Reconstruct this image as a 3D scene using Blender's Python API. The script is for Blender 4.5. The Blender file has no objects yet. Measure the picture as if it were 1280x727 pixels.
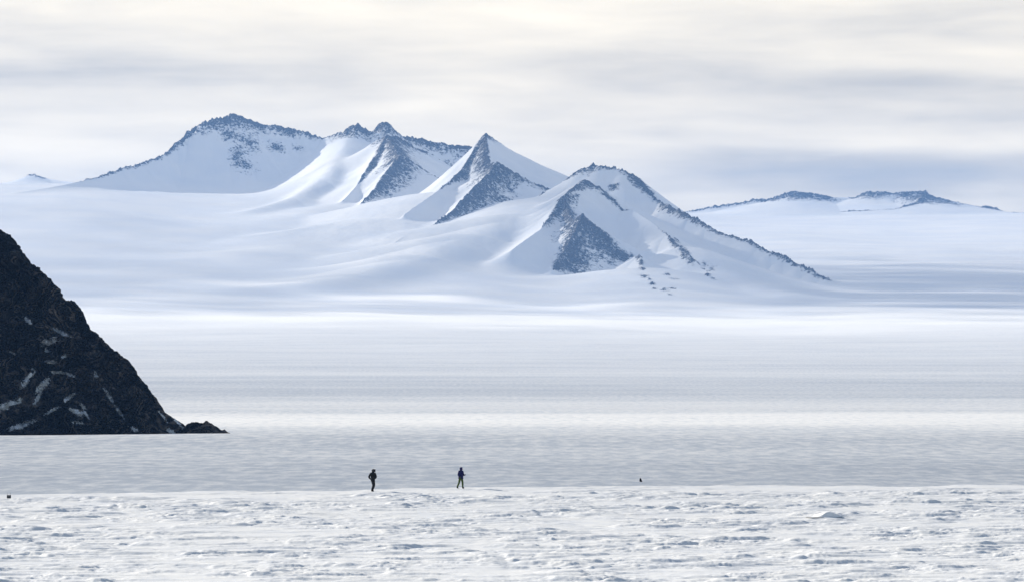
import bpy, bmesh, math, random
import numpy as np
from mathutils import Vector, Matrix

random.seed(7)
rng = np.random.default_rng(7)
scene = bpy.context.scene
COL = scene.collection
R = math.radians

# ------------------------------------------------------------------ camera
F = 6000.0                       # focal length in photo pixels (1280 wide)
HOR = 470.0                      # horizon row
PITCH = math.atan((HOR - 363.5) / F)
cam_d = bpy.data.cameras.new('camera')
cam_d.sensor_width = 36.0
cam_d.lens = 36.0 * F / 1280.0
cam_d.clip_start = 1.0
cam_d.clip_end = 200000.0
cam = bpy.data.objects.new('camera', cam_d)
COL.objects.link(cam)
cam.rotation_euler = (R(90) + PITCH, 0, 0)
scene.camera = cam


def at(px, py, d):
    """point at forward distance d that the photo shows at (px, py)"""
    a = (px - 640.0) / F
    b = (363.5 - py) / F
    c, s = math.cos(PITCH), math.sin(PITCH)
    yy = c - s * b
    zz = s + c * b
    return np.array([a / yy * d, d, zz / yy * d])


def zrow(py, d):
    return at(640, py, d)[2]


# ------------------------------------------------------------------ noise
_perm = rng.permutation(512)
_perm = np.concatenate([_perm, _perm])
_ga = rng.uniform(0, 2 * np.pi, 512)
_gx, _gy = np.cos(_ga), np.sin(_ga)


def pnoise(x, y):
    xi = np.floor(x).astype(np.int64)
    yi = np.floor(y).astype(np.int64)
    fx, fy = x - xi, y - yi
    u = fx * fx * fx * (fx * (fx * 6 - 15) + 10)
    v = fy * fy * fy * (fy * (fy * 6 - 15) + 10)

    def g(ix, iy, dx, dy):
        h = _perm[_perm[ix & 511] + (iy & 511)]
        return _gx[h] * dx + _gy[h] * dy
    a = g(xi, yi, fx, fy)
    b = g(xi + 1, yi, fx - 1, fy)
    c = g(xi, yi + 1, fx, fy - 1)
    d = g(xi + 1, yi + 1, fx - 1, fy - 1)
    return (a + u * (b - a)) * (1 - v) + (c + u * (d - c)) * v


def fbm(x, y, oct=4, gain=0.5):
    s, a = 0.0, 1.0
    for i in range(oct):
        s = s + a * pnoise(x + 17.3 * i, y - 9.1 * i)
        x, y, a = x * 2.03, y * 2.03, a * gain
    return s


def sstep(a, b, x):
    t = np.clip((x - a) / (b - a), 0, 1)
    return t * t * (3 - 2 * t)


def smax(a, b, k):
    m = np.maximum(a, b)
    return m + k * np.log1p(np.exp(-np.abs(a - b) / k))


# ------------------------------------------------------------------ materials
def new_mat(name):
    m = bpy.data.materials.new(name)
    m.use_nodes = True
    nt = m.node_tree
    bs = nt.nodes['Principled BSDF']
    return m, nt, bs


class NB:
    """short node-building helper"""
    def __init__(self, nt):
        self.nt = nt

    def n(self, t, **kw):
        nd = self.nt.nodes.new(t)
        for k, v in kw.items():
            setattr(nd, k, v)
        return nd

    def link(self, a, b):
        self.nt.links.new(a, b)

    def put(self, sock, v):
        if hasattr(v, 'links'):
            self.link(v, sock)
        else:
            sock.default_value = v

    def math(self, op, a, b=0.0, c=None, clamp=False):
        nd = self.n('ShaderNodeMath', operation=op, use_clamp=clamp)
        self.put(nd.inputs[0], a)
        self.put(nd.inputs[1], b)
        if c is not None:
            self.put(nd.inputs[2], c)
        return nd.outputs[0]

    def mix(self, fac, a, b):
        nd = self.n('ShaderNodeMix', data_type='RGBA')
        self.put(nd.inputs['Factor'], fac)
        self.put(nd.inputs[6], a if hasattr(a, 'links') else (*a, 1))
        self.put(nd.inputs[7], b if hasattr(b, 'links') else (*b, 1))
        return nd.outputs[2]

    def smooth(self, x, lo, hi, to0=0.0, to1=1.0):
        nd = self.n('ShaderNodeMapRange', interpolation_type='SMOOTHSTEP')
        self.put(nd.inputs[0], x)
        nd.inputs[1].default_value = lo
        nd.inputs[2].default_value = hi
        nd.inputs[3].default_value = to0
        nd.inputs[4].default_value = to1
        return nd.outputs[0]

    def coords(self, scale=(1, 1, 1), kind='Object', rot=(0, 0, 0)):
        tc = self.n('ShaderNodeTexCoord')
        mp = self.n('ShaderNodeMapping')
        mp.inputs['Scale'].default_value = scale
        mp.inputs['Rotation'].default_value = rot
        self.link(tc.outputs[kind], mp.inputs[0])
        return mp.outputs[0]

    def noise(self, vec, scale=1.0, detail=4, rough=0.55, dist=0.0):
        nd = self.n('ShaderNodeTexNoise')
        self.link(vec, nd.inputs['Vector'])
        nd.inputs['Scale'].default_value = scale
        nd.inputs['Detail'].default_value = detail
        nd.inputs['Roughness'].default_value = rough
        nd.inputs['Distortion'].default_value = dist
        return nd.outputs[0]

    def bump(self, h, strength, dist):
        nd = self.n('ShaderNodeBump')
        nd.inputs['Strength'].default_value = strength
        nd.inputs['Distance'].default_value = dist
        self.link(h, nd.inputs['Height'])
        return nd.outputs[0]

    def attr(self, name):
        nd = self.n('ShaderNodeAttribute', attribute_name=name)
        return nd.outputs['Fac']


def snow_field_mat():
    m, nt, bs = new_mat('wind_packed_snow')
    b = NB(nt)
    p = b.coords()
    n1 = b.noise(p, 0.35, 5, 0.6)
    col = b.mix(b.smooth(n1, 0.35, 0.65), (0.80, 0.82, 0.85), (0.88, 0.885, 0.885))
    b.link(col, bs.inputs['Base Color'])
    bs.inputs['Roughness'].default_value = 0.65
    bs.inputs['Specular IOR Level'].default_value = 0.25
    fine = b.noise(p, 3.0, 4, 0.6)
    b.link(b.bump(fine, 0.35, 0.06), bs.inputs['Normal'])
    return m


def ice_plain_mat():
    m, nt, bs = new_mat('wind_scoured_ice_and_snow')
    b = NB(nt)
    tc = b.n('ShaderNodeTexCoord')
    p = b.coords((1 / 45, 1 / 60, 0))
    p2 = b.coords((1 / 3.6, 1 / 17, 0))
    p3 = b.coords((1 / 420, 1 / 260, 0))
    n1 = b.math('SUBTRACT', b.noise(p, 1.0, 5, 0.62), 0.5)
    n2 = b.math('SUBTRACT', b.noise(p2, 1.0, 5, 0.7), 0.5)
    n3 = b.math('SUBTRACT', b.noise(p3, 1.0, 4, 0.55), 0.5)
    f = b.math('MULTIPLY_ADD', n1, 0.7, b.attr('snow'))  # this attribute also carries the painted sun and shade bands
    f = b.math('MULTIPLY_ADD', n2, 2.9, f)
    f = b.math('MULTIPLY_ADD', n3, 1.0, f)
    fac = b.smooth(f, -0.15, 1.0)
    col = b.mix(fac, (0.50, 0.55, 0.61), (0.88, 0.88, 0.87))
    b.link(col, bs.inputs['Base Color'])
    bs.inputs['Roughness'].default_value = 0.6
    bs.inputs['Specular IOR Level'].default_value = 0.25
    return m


def mountain_mat():
    m, nt, bs = new_mat('mountain_snow_and_rock')
    b = NB(nt)
    p = b.coords()
    rk = b.attr('rock')
    nA = b.noise(p, 1 / 42, 6, 0.72, 0.8)
    pS = b.coords((1 / 9, 1 / 9, 1 / 22), rot=(0, 0.35, 0))
    nB_ = b.noise(pS, 1.0, 5, 0.7)
    t = b.math('MULTIPLY_ADD', b.math('SUBTRACT', nA, 0.5), 1.9, b.math('MULTIPLY', rk, 0.90))
    t = b.math('MULTIPLY_ADD', b.math('SUBTRACT', nB_, 0.5), 2.6, t)
    gate = b.smooth(rk, 0.02, 0.15)
    fac = b.math('MULTIPLY', b.smooth(t, 0.40, 0.82), gate)
    nC = b.noise(p, 1 / 12, 4, 0.7)
    rock = b.mix(nC, (0.03, 0.03, 0.035), (0.15, 0.14, 0.135))
    nS = b.noise(b.coords((1 / 260, 1 / 260, 1 / 90)), 1.0, 4, 0.5)
    snow = b.mix(b.smooth(nS, 0.35, 0.65), (0.82, 0.84, 0.87), (0.89, 0.89, 0.885))
    b.link(b.mix(fac, snow, rock), bs.inputs['Base Color'])
    bs.inputs['Roughness'].default_value = 0.75
    bs.inputs['Specular IOR Level'].default_value = 0.2
    h = b.math('MULTIPLY', b.noise(p, 1 / 18, 6, 0.75), fac)
    b.link(b.bump(h, 0.9, 14.0), bs.inputs['Normal'])
    return m


def cliff_mat():
    m, nt, bs = new_mat('folded_dark_rock')
    b = NB(nt)
    p = b.coords((1 / 0.325, 1 / 0.325, 1 / 0.325))
    warp = b.n('ShaderNodeTexNoise')
    wv = b.n('ShaderNodeVectorMath', operation='SCALE')
    b.link(p, wv.inputs[0])
    wv.inputs['Scale'].default_value = 1 / 120
    b.link(wv.outputs[0], warp.inputs['Vector'])
    warp.inputs['Detail'].default_value = 0.6
    va = b.n('ShaderNodeVectorMath', operation='MULTIPLY_ADD')
    b.link(warp.outputs['Color'], va.inputs[0])
    va.inputs[1].default_value = (120, 120, 120)
    b.link(p, va.inputs[2])
    sp = b.n('ShaderNodeSeparateXYZ')
    b.link(va.outputs[0], sp.inputs[0])
    ax = b.math('MULTIPLY_ADD', sp.outputs[0], 0.85, b.math('MULTIPLY', sp.outputs[2], -0.5))
    # strata of uneven thickness: one-dimensional noise across the folded beds
    st = b.n('ShaderNodeTexNoise', noise_dimensions='1D')
    b.link(ax, st.inputs['W'])
    st.inputs['Scale'].default_value = 1 / 9.0
    st.inputs['Detail'].default_value = 3
    st.inputs['Roughness'].default_value = 0.6
    strata = st.outputs[0]
    n1 = b.noise(p, 1 / 20, 6, 0.62)
    n0 = b.noise(p, 1 / 70, 3, 0.5)
    mixv = b.math('MULTIPLY_ADD', b.math('SUBTRACT', strata, 0.5), 2.4, b.math('MULTIPLY', n1, 0.9))
    mixv = b.math('MULTIPLY_ADD', b.math('SUBTRACT', n0, 0.5), 1.0, mixv)
    rock = b.mix(b.smooth(mixv, 0.35, 1.0), (0.006, 0.006, 0.007), (0.19, 0.15, 0.12))
    sn = b.attr('snow')
    nn = b.noise(p, 1 / 4.2, 5, 0.75, 0.6)
    n3 = b.noise(p, 1 / 16, 3, 0.6)
    tt = b.math('MULTIPLY_ADD', b.math('SUBTRACT', nn, 0.5), 3.8, sn)
    tt = b.math('MULTIPLY_ADD', b.math('SUBTRACT', n3, 0.5), 1.6, tt)
    sf = b.math('MULTIPLY', b.smooth(tt, 0.38, 0.52), b.smooth(sn, 0.08, 0.25))
    b.link(b.mix(sf, rock, (0.88, 0.89, 0.90)), bs.inputs['Base Color'])
    bs.inputs['Roughness'].default_value = 0.85
    bs.inputs['Specular IOR Level'].default_value = 0.15
    h = b.math('MULTIPLY_ADD', strata, 2.5, n1)
    b.link(b.bump(h, 0.9, 1.3), bs.inputs['Normal'])
    return m


def plain_mat(name, c, rough=0.8, var=0.25, scale=9.0):
    m, nt, bs = new_mat(name)
    b = NB(nt)
    n = b.noise(b.coords(), scale, 4, 0.6)
    lo = tuple(v * (1 - var) for v in c)
    hi = tuple(min(1, v * (1 + var)) for v in c)
    b.link(b.mix(n, lo, hi), bs.inputs['Base Color'])
    bs.inputs['Roughness'].default_value = rough
    bs.inputs['Specular IOR Level'].default_value = 0.25
    b.link(b.bump(n, 0.3, 0.01), bs.inputs['Normal'])
    return m


M_SNOW = snow_field_mat()
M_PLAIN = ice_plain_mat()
M_MTN = mountain_mat()
M_CLIFF = cliff_mat()

# ------------------------------------------------------------------ object helpers


def tag(o, label=None, cat=None, kind=None, group=None):
    if label:
        o['label'] = label
    if cat:
        o['category'] = cat
    if kind:
        o['kind'] = kind
    if group:
        o['group'] = group
    return o


def mesh_np(name, V, Fc, mat, attrs=None, normals=None, parent=None, smooth=True):
    me = bpy.data.meshes.new(name)
    nv, nf = len(V), len(Fc)
    me.vertices.add(nv)
    me.vertices.foreach_set('co', np.ascontiguousarray(V, dtype=np.float32).ravel())
    me.loops.add(nf * 4)
    me.loops.foreach_set('vertex_index', np.ascontiguousarray(Fc, dtype=np.int32).ravel())
    me.polygons.add(nf)
    me.polygons.foreach_set('loop_start', np.arange(0, nf * 4, 4, dtype=np.int32))
    me.update(calc_edges=True)
    me.polygons.foreach_set('use_smooth', np.ones(nf, dtype=bool) if smooth else np.zeros(nf, dtype=bool))
    for k, a in (attrs or {}).items():
        at_ = me.attributes.new(k, 'FLOAT', 'POINT')
        at_.data.foreach_set('value', np.ascontiguousarray(a, dtype=np.float32))
    if normals is not None:
        me.normals_split_custom_set_from_vertices(np.ascontiguousarray(normals, dtype=np.float32))
    me.materials.append(mat)
    o = bpy.data.objects.new(name, me)
    COL.objects.link(o)
    if parent:
        o.parent = parent
    return o


def grid_faces(nr, nc):
    idx = np.arange(nr * nc).reshape(nr, nc)
    return np.stack([idx[:-1, :-1], idx[:-1, 1:], idx[1:, 1:], idx[1:, :-1]], -1).reshape(-1, 4)


def grid_normals(X, Y, Z):
    P = np.stack([X, Y, Z], -1)
    du = np.gradient(P, axis=1)
    dv = np.gradient(P, axis=0)
    n = np.cross(du, dv)
    n /= np.linalg.norm(n, axis=-1, keepdims=True) + 1e-12
    n[n[..., 2] < 0] *= -1
    return n


def cols(step, lo=-60, hi=1340, far=3200, nfar=70):
    mid = np.arange(lo, hi + step, step)
    t = np.linspace(0, 1, nfar + 1)[1:] ** 1.7
    return np.concatenate([(lo - t * far)[::-1], mid, hi + t * far])


# ------------------------------------------------------------------ foreground snow
GZ = -9.04
PZ = -16.25            # level of the plain beyond the rise


def crest_d(px):
    g = np.arange(-1200, 2600, 10.0)
    y = np.interp(g, [-400, 0, 120, 300, 470, 576, 760, 1000, 1280, 1700],
                  [620, 618, 615.5, 613.5, 611.5, 608.8, 606.8, 607, 606.5, 608])
    k = np.hanning(17)
    y = np.convolve(np.pad(y, 8, mode='edge'), k / k.sum(), 'valid')
    yb = np.interp(px, g, y) - 3.2
    return (-GZ + 0.0465 * 385) / ((yb - HOR) / F + 0.0465)


def fg_height(x, d, px):
    dc = crest_d(px) + 1.2 * fbm(x / 6, d / 300 + 3.0, 3)
    # the foreground is a low rise: it climbs to a rounded crest, then falls away to the plain
    z = GZ + 0.0465 * (d - 385) - 0.17 * 2.0 * np.logaddexp(0, (d - dc) / 2.0)
    z = smax(z, np.full_like(z, PZ), 1.0)
    # broad low drifts, then wind-cut terraces and small ripples in patches
    near = 1 - sstep(420, 560, d)
    z = z + 0.09 * fbm(x / 17, d / 13, 2)
    wx = x + 1.6 * fbm(x / 7, d / 5, 2)
    wd = d + 0.5 * fbm(x / 5 + 9, d / 3, 2)
    a = fbm(wx / 6.5 + 3.1, wd / 2.6, 4, 0.5)
    b = fbm(wx / 2.6 - 7.7, wd / 1.0 + 5.0, 4, 0.55)
    c = fbm(wx / 1.3 + 21, wd / 0.45, 3, 0.5)
    patch = sstep(-0.50, 0.22, fbm(x / 14 + 50, d / 8, 3))
    near = near * (0.35 + 0.65 * (1 - sstep(-14, -2, d - dc)))
    z = z + near * (0.05 + 0.125 * patch) * sstep(-0.10, 0.36, a)
    z = z + near * (0.02 + 0.085 * patch) * sstep(-0.08, 0.42, b)
    z = z + near * 0.014 * c
    return z


def build_snow_field():
    pxs = cols(1.15, far=1500, nfar=60)
    ds = np.concatenate([np.arange(120, 285, 1.2), np.arange(285, 410, 0.2), np.arange(410, 440, 1.5), np.arange(440, 600, 8)])
    PX, D = np.meshgrid(pxs, ds)
    X = (PX - 640) / F * D
    Z = fg_height(X, D, PX)
    o = mesh_np('snow_field', np.stack([X, D, Z], -1).reshape(-1, 3), grid_faces(len(ds), len(pxs)), M_SNOW)
    tag(o, 'bright white foreground snow rippled with low wind carved ridges', 'snow', 'structure')


build_snow_field()


def snow_at(px, d):
    x = np.array([(px - 640) / F * d])
    return float(x[0]), float(fg_height(x, np.array([d]), np.array([px]))[0])


# ------------------------------------------------------------------ plain and mountains
NEAR = [(1300, 545), (1630, 530), (1960, 519.5), (2500, 508.5), (3200, 496.5), (4200, 482.5), (5600, 466), (7500, 445), (9500, 422)]
LP = NEAR + [(11500, 402), (12600, 388), (13400, 372), (14200, 345), (15000, 318),
             (16000, 284), (17000, 253), (17500, 241), (18000, 237), (20000, 234), (21500, 232), (22500, 236), (26000, 300)]
FL = NEAR + [(11500, 402), (12600, 388), (13400, 372), (14200, 345), (15000, 315),
             (16000, 276), (16600, 252), (17000, 241), (17400, 233), (18000, 230), (20000, 230), (21500, 230), (22500, 236), (26000, 300)]
RP = NEAR + [(11500, 404), (12600, 390), (13400, 380), (15000, 352), (18000, 318),
             (21000, 288), (23000, 271), (24500, 267), (25200, 268), (27000, 320)]


def base_height(px, d):
    def prof(tab):
        dd = np.array([t[0] for t in tab])
        zz = np.array([zrow(t[1], t[0]) for t in tab])
        dd = np.concatenate([[0], dd])
        zz = np.concatenate([[PZ], zz])
        # smooth the profile so no crease runs across the ice
        g = np.arange(0, 28000, 50.0)
        q = np.interp(g, dd, zz)
        k = np.hanning(25)
        k /= k.sum()
        qs = np.convolve(np.pad(q, 12, mode='edge'), k, 'valid')
        w2 = sstep(2200, 5000, g)
        return np.interp(d, g, q * (1 - w2) + qs * w2)
    w = sstep(560, 810, px)
    w0 = 1 - sstep(60, 280, px)
    return (prof(LP) * (1 - w0) + prof(FL) * w0) * (1 - w) + prof(RP) * w


# ridges: name, mountain index, (slope left of direction, slope right), (rock left, rock right), L, points (px, py, distance, rock width m)
RID = []


def ridge(mt, slopes, rocks, L, pts, rnd=0.0, far=0.22):
    P = np.array([at(p[0], p[1], p[2]) for p in pts])
    rw = np.array([p[3] if len(p) > 3 else 20.0 for p in pts])
    RID.append((mt, slopes, rocks, L, P, rw, rnd, far))


# 0: broad massif on the left
ridge(0, (1.5, 0.88), (0.6, 1), 320, [
    (20, 268, 17000, 0), (70, 246, 17250, 0), (112, 227.5, 17400, 8), (150, 212, 17560, 12), (178, 203, 17680, 12), (205, 191, 17790, 14), (222, 177, 17870, 18), (235, 165, 17935, 22),
    (250, 153, 17965, 40), (262, 149, 17990, 45), (276, 147, 18015, 52), (293, 140.5, 18050, 70), (308, 146, 18055, 65), (322, 152, 18055, 40), (345, 155, 18050, 38),
    (362, 160, 18040, 34), (380, 164, 18030, 22), (405, 171, 18000, 14), (428, 165, 17950, 22), (438, 157, 17950, 60), (447, 153.5, 17950, 75), (456, 158, 17950, 70), (465, 162, 17950, 55),
    (474, 155, 17950, 50), (483, 151, 17950, 60), (492, 160, 17950, 60), (503, 170, 17950, 40), (525, 173, 18000, 36), (555, 179, 18000, 40), (590, 182, 18000, 50), (625, 200, 18100, 20), (670, 240, 18300, 0)], 0, (0.8, 0.40))
# spur with two small pyramids
ridge(0, (0.75, 0.75), (1, 0.5), 200, [(484, 167.5, 17450, 80), (492, 183, 17250, 60), (499, 194, 16950, 80)])
ridge(0, (0.75, 1.0), (1, 0.25), 220, [(484, 169, 17450, 60), (472, 192, 17250, 55), (462, 206, 17050, 34), (446, 232, 16800, 0), (428, 252, 16500, 0)], 0, (0.22, 0.4))
ridge(0, (0.80, 0.95), (1, 0.2), 220, [(499, 194, 16950, 70), (482, 216, 16750, 60), (468, 236, 16600, 36), (450, 256, 16350, 0), (425, 276, 16000, 0)], 0, (0.22, 0.4))
ridge(0, (0.7, 0.85), (0.6, 1), 220, [(499, 194, 16950, 75), (524, 209, 16960, 52), (548, 222, 16980, 30), (580, 238, 17050, 0)])
ridge(0, (0.7, 0.75), (0.5, 1), 220, [(484, 169, 17450, 70), (508, 178, 17500, 45), (530, 187, 17550, 26), (556, 204, 17650, 0)])
# soft snow ramps on its left
ridge(0, (0.45, 0.75), (0, 0), 300, [(438, 170, 17900), (426, 198, 17450), (408, 222, 17100), (370, 246, 16800), (315, 266, 16500)], 45, (0.12, 0.25))

# 1: the sharp twin pyramid in the middle
ridge(1, (1.4, 0.62), (0.5, 0), 230, [(607, 168, 16500, 30), (624, 184, 16560, 0), (646, 204, 16650, 0), (668, 229, 16800, 0), (700, 250, 16900, 0)], 0, (0.7, 0.28))
ridge(1, (0.75, 1.1), (1, 0.1), 230, [(607, 168, 16500, 45), (598, 180, 16420, 60), (588, 195, 16320, 70), (576, 213, 16180, 50), (562, 226, 16050, 10), (545, 240, 15850, 0), (505, 268, 15500, 0)], 0, (0.22, 0.45))
ridge(1, (0.7, 1.1), (0.1, 1), 200, [(607, 168, 16500, 30), (609, 186, 16250, 55), (612, 204, 16060, 40), (622, 203.5, 16000, 60)], 0, (0.22, 0.5))
ridge(1, (0.85, 0.95), (1, 0.12), 230, [(622, 203.5, 16000, 85), (608, 219, 15880, 80), (590, 236, 15720, 70), (574, 254, 15560, 50), (562, 266, 15450, 30), (540, 282, 15250, 0), (490, 306, 14850, 0)], 0, (0.22, 0.35))
ridge(1, (0.6, 0.88), (0.4, 1), 230, [(622, 203.5, 16000, 85), (634, 211, 16000, 80), (655, 221, 16010, 70), (672, 230, 16030, 50), (689, 237.5, 16050, 26), (715, 256, 16050, 0)])
# long snow ramp below it
ridge(1, (0.55, 0.22), (0, 0), 500, [(690, 245, 15600), (640, 268, 15200), (585, 292, 14850), (520, 318, 14450), (440, 343, 14050), (380, 356, 13800)], 120, 0.07)
ridge(1, (0.2, 0.2), (0, 0), 500, [(545, 240, 15950), (480, 272, 15600), (410, 296, 15300), (330, 312, 15000), (230, 330, 14700)], 120, 0.06)
ridge(1, (0.2, 0.2), (0, 0), 500, [(430, 255, 16500), (350, 275, 16100), (250, 290, 15800), (120, 305, 15500)], 120, 0.06)

# 2: the broad mountain on the right with its long dark crest
ridge(2, (1.5, 0.66), (0.6, 0.8), 260, [
    (660, 262, 15650, 0), (689, 238, 15800, 18), (706, 226, 15800, 34), (720, 214, 15800, 50), (731, 206.5, 15800, 60), (740, 204, 15800, 55), (750, 206, 15780, 26), (770, 211, 15760, 6),
    (780, 212.5, 15740, 8), (789, 214.5, 15740, 34), (798, 224, 15700, 34), (810, 238, 15640, 28), (826, 251, 15560, 16), (836, 256, 15480, 34), (850, 263, 15400, 26), (862, 268, 15330, 22), (884, 280, 15240, 19), (905, 291, 15160, 16),
    (928, 298, 15080, 13), (947, 304, 15000, 17), (965, 312, 14940, 22), (981, 320, 14890, 19), (1000, 329, 14830, 17), (1016, 337, 14790, 20), (1033, 349, 14740, 18), (1050, 360, 14700, 0)], 0, (0.8, 0.28))
ridge(2, (0.72, 0.62), (1, 0.2), 220, [(732, 223.5, 15350, 30), (716, 234, 15250, 16), (704, 246, 15150, 34), (696, 257, 15080, 44), (690, 267, 15000, 30), (676, 286, 14800, 0), (640, 312, 14500, 0)])
ridge(2, (0.7, 0.70), (0.3, 1), 220, [(732, 224, 15350, 26), (743, 231, 15330, 34), (755, 240, 15310, 26), (771, 260, 15260, 18), (790, 262, 15150, 0), (812, 275, 15000, 0), (833, 291, 14850, 4), (845, 303, 14750, 13), (856, 316, 14650, 15), (874, 335, 14450, 4), (900, 352, 14200, 0)])
ridge(2, (1.25, 1.25), (1, 1), 260, [(704, 247, 15150, 30), (711, 266, 14980, 34), (718, 276, 14890, 26), (728, 268.5, 14820, 60)])
ridge(2, (0.9, 0.66), (1, 0.25), 220, [(728, 268.5, 14820, 85), (719, 287, 14740, 95), (709, 306, 14650, 90), (701, 323, 14560, 80), (690, 338, 14400, 0)])
ridge(2, (0.6, 0.9), (0.2, 1), 220, [(728, 268.5, 14820, 85), (745, 284, 14790, 95), (765, 303, 14740, 95), (784, 320, 14690, 60), (792, 327, 14620, 4)])
ridge(2, (0.6, 0.6), (0, 0), 160, [(788, 323, 14640, 4), (799, 318, 14580, 16), (803, 332, 14450, 16), (806, 346, 14330, 13), (817, 353, 14200, 8), (820, 364, 14060, 14), (838, 362, 14010, 10), (848, 370, 13880, 0)])
# sunlit toe of the right mountain
ridge(2, (0.2, 0.2), (0, 0), 500, [(800, 335, 14300), (800, 360, 13750), (820, 380, 13200)], 150, 0.08)
ridge(2, (0.35, 0.55), (0, 0), 300, [(858, 308, 14700), (885, 322, 14530), (930, 348, 14200), (990, 370, 13700)], 60, 0.2)

# 3: far ridge on the right
ridge(3, (0.5, 0.75), (0.6, 1.35), 75, [
    (830, 272, 24300, 0), (856, 265, 24300, 10), (890, 258, 24300, 11), (917, 254, 24300, 13), (945, 250, 24300, 13), (967, 247, 24300, 30), (978, 242, 24300, 62), (996, 238, 24300, 80), (1015, 241, 24300, 60), (1034, 245, 24300, 40), (1041, 246.5, 24300, 0), (1060, 247, 24300, 0),
    (1068, 246, 24300, 20), (1087, 238.5, 24300, 55), (1100, 239, 24300, 40), (1114, 242, 24300, 12), (1132, 239, 24300, 50), (1148, 240, 24300, 40), (1157, 239.5, 24300, 120), (1166, 247, 24300, 120), (1180, 260, 24300, 30), (1188, 262, 24300, 0), (1195, 261, 24300, 8), (1206, 257, 24300, 36),
    (1218, 261, 24300, 0), (1233, 256, 24300, 46), (1246, 260, 24300, 46), (1256, 266, 24300, 30), (1275, 267, 24300, 14), (1290, 267, 24300, 26), (1330, 262, 24300, 40), (1380, 268, 24300, 20), (1500, 274, 24300, 0)], 0, 0.11)
ridge(3, (0.8, 0.6), (1.6, 0.3), 90, [(1157, 240, 24300, 70), (1148, 252, 24150, 70), (1139, 257, 24080, 60), (1118, 265, 23950, 26), (1093, 267, 23900, 20), (1075, 265.5, 23900, 22), (1056, 267, 23900, 10), (1040, 272, 23900, 0)], 0, 0.15)
# 4: tiny far peak on the left
ridge(4, (0.6, 0.42), (0.3, 0.5), 160, [(-60, 240, 21600, 0), (-5, 233, 21600, 0), (18, 227, 21600, 0), (31, 220.5, 21600, 12), (38, 217.5, 21600, 18), (48, 221, 21600, 14), (62, 224, 21600, 0), (85, 228, 21600, 0), (120, 231, 21600, 0), (160, 236, 21600, 0)])

# dark outcrops breaking through the snow of a face: centre (x, distance) and half sizes in metres
BLOBS = []
for (px_, d_, rx, ry) in [(286, 17935, 45, 40), (310, 17925, 50, 45), (299, 17860, 36, 50), (304, 17790, 44, 40), (296, 17815, 30, 30), (345, 17930, 40, 30), (270, 17960, 40, 25), (372, 17950, 30, 20), (768, 15640, 22, 12), (758, 15380, 14, 14), (846, 14700, 10, 50), (854, 14600, 10, 60), (862, 14520, 8, 50), (890, 14380, 12, 40), (880, 14440, 8, 40), (843, 14050, 16, 22), (833, 14130, 12, 20),
                         (560, 17880, 40, 40), (530, 17880, 40, 30), (640, 15980, 40, 30), (735, 15560, 18, 26), (752, 15300, 16, 20)]:
    BLOBS.append(((px_ - 640) / F * d_, d_, rx, ry))

# outcrops poking through the lower slopes: photo position, half width across and along the view (m)
SPOTS = [(790, 321, 10, 30), (798, 320, 13, 40), (801, 328, 11, 45), (803, 336, 11, 50), (805, 345, 12, 50), (811, 349, 9, 40), (816, 355, 10, 50), (818, 361, 9, 45), (830, 363, 14, 40), (840, 362, 12, 40), (838, 370, 9, 40),
         (846, 300, 9, 50), (852, 309, 9, 60), (858, 318, 9, 60), (865, 326, 7, 50), (884, 345, 9, 50), (892, 349, 8, 40), (835, 343, 9, 40), (768, 233, 18, 20), (700, 262, 10, 20)]

MT_LABEL = [
    ('broad snow covered mountain at left with a jagged dark rocky skyline', 'massif'),
    ('sharp pyramid shaped snow peak with dark rocky front in the middle', 'peak'),
    ('white mountain right of centre with long dark rocky crest sloping right', 'mountain'),
    ('low distant snowy ridge with dark rock caps at far right', 'ridge'),
    ('tiny pale snow peak on the skyline at the far left', 'peak'),
]


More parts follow.
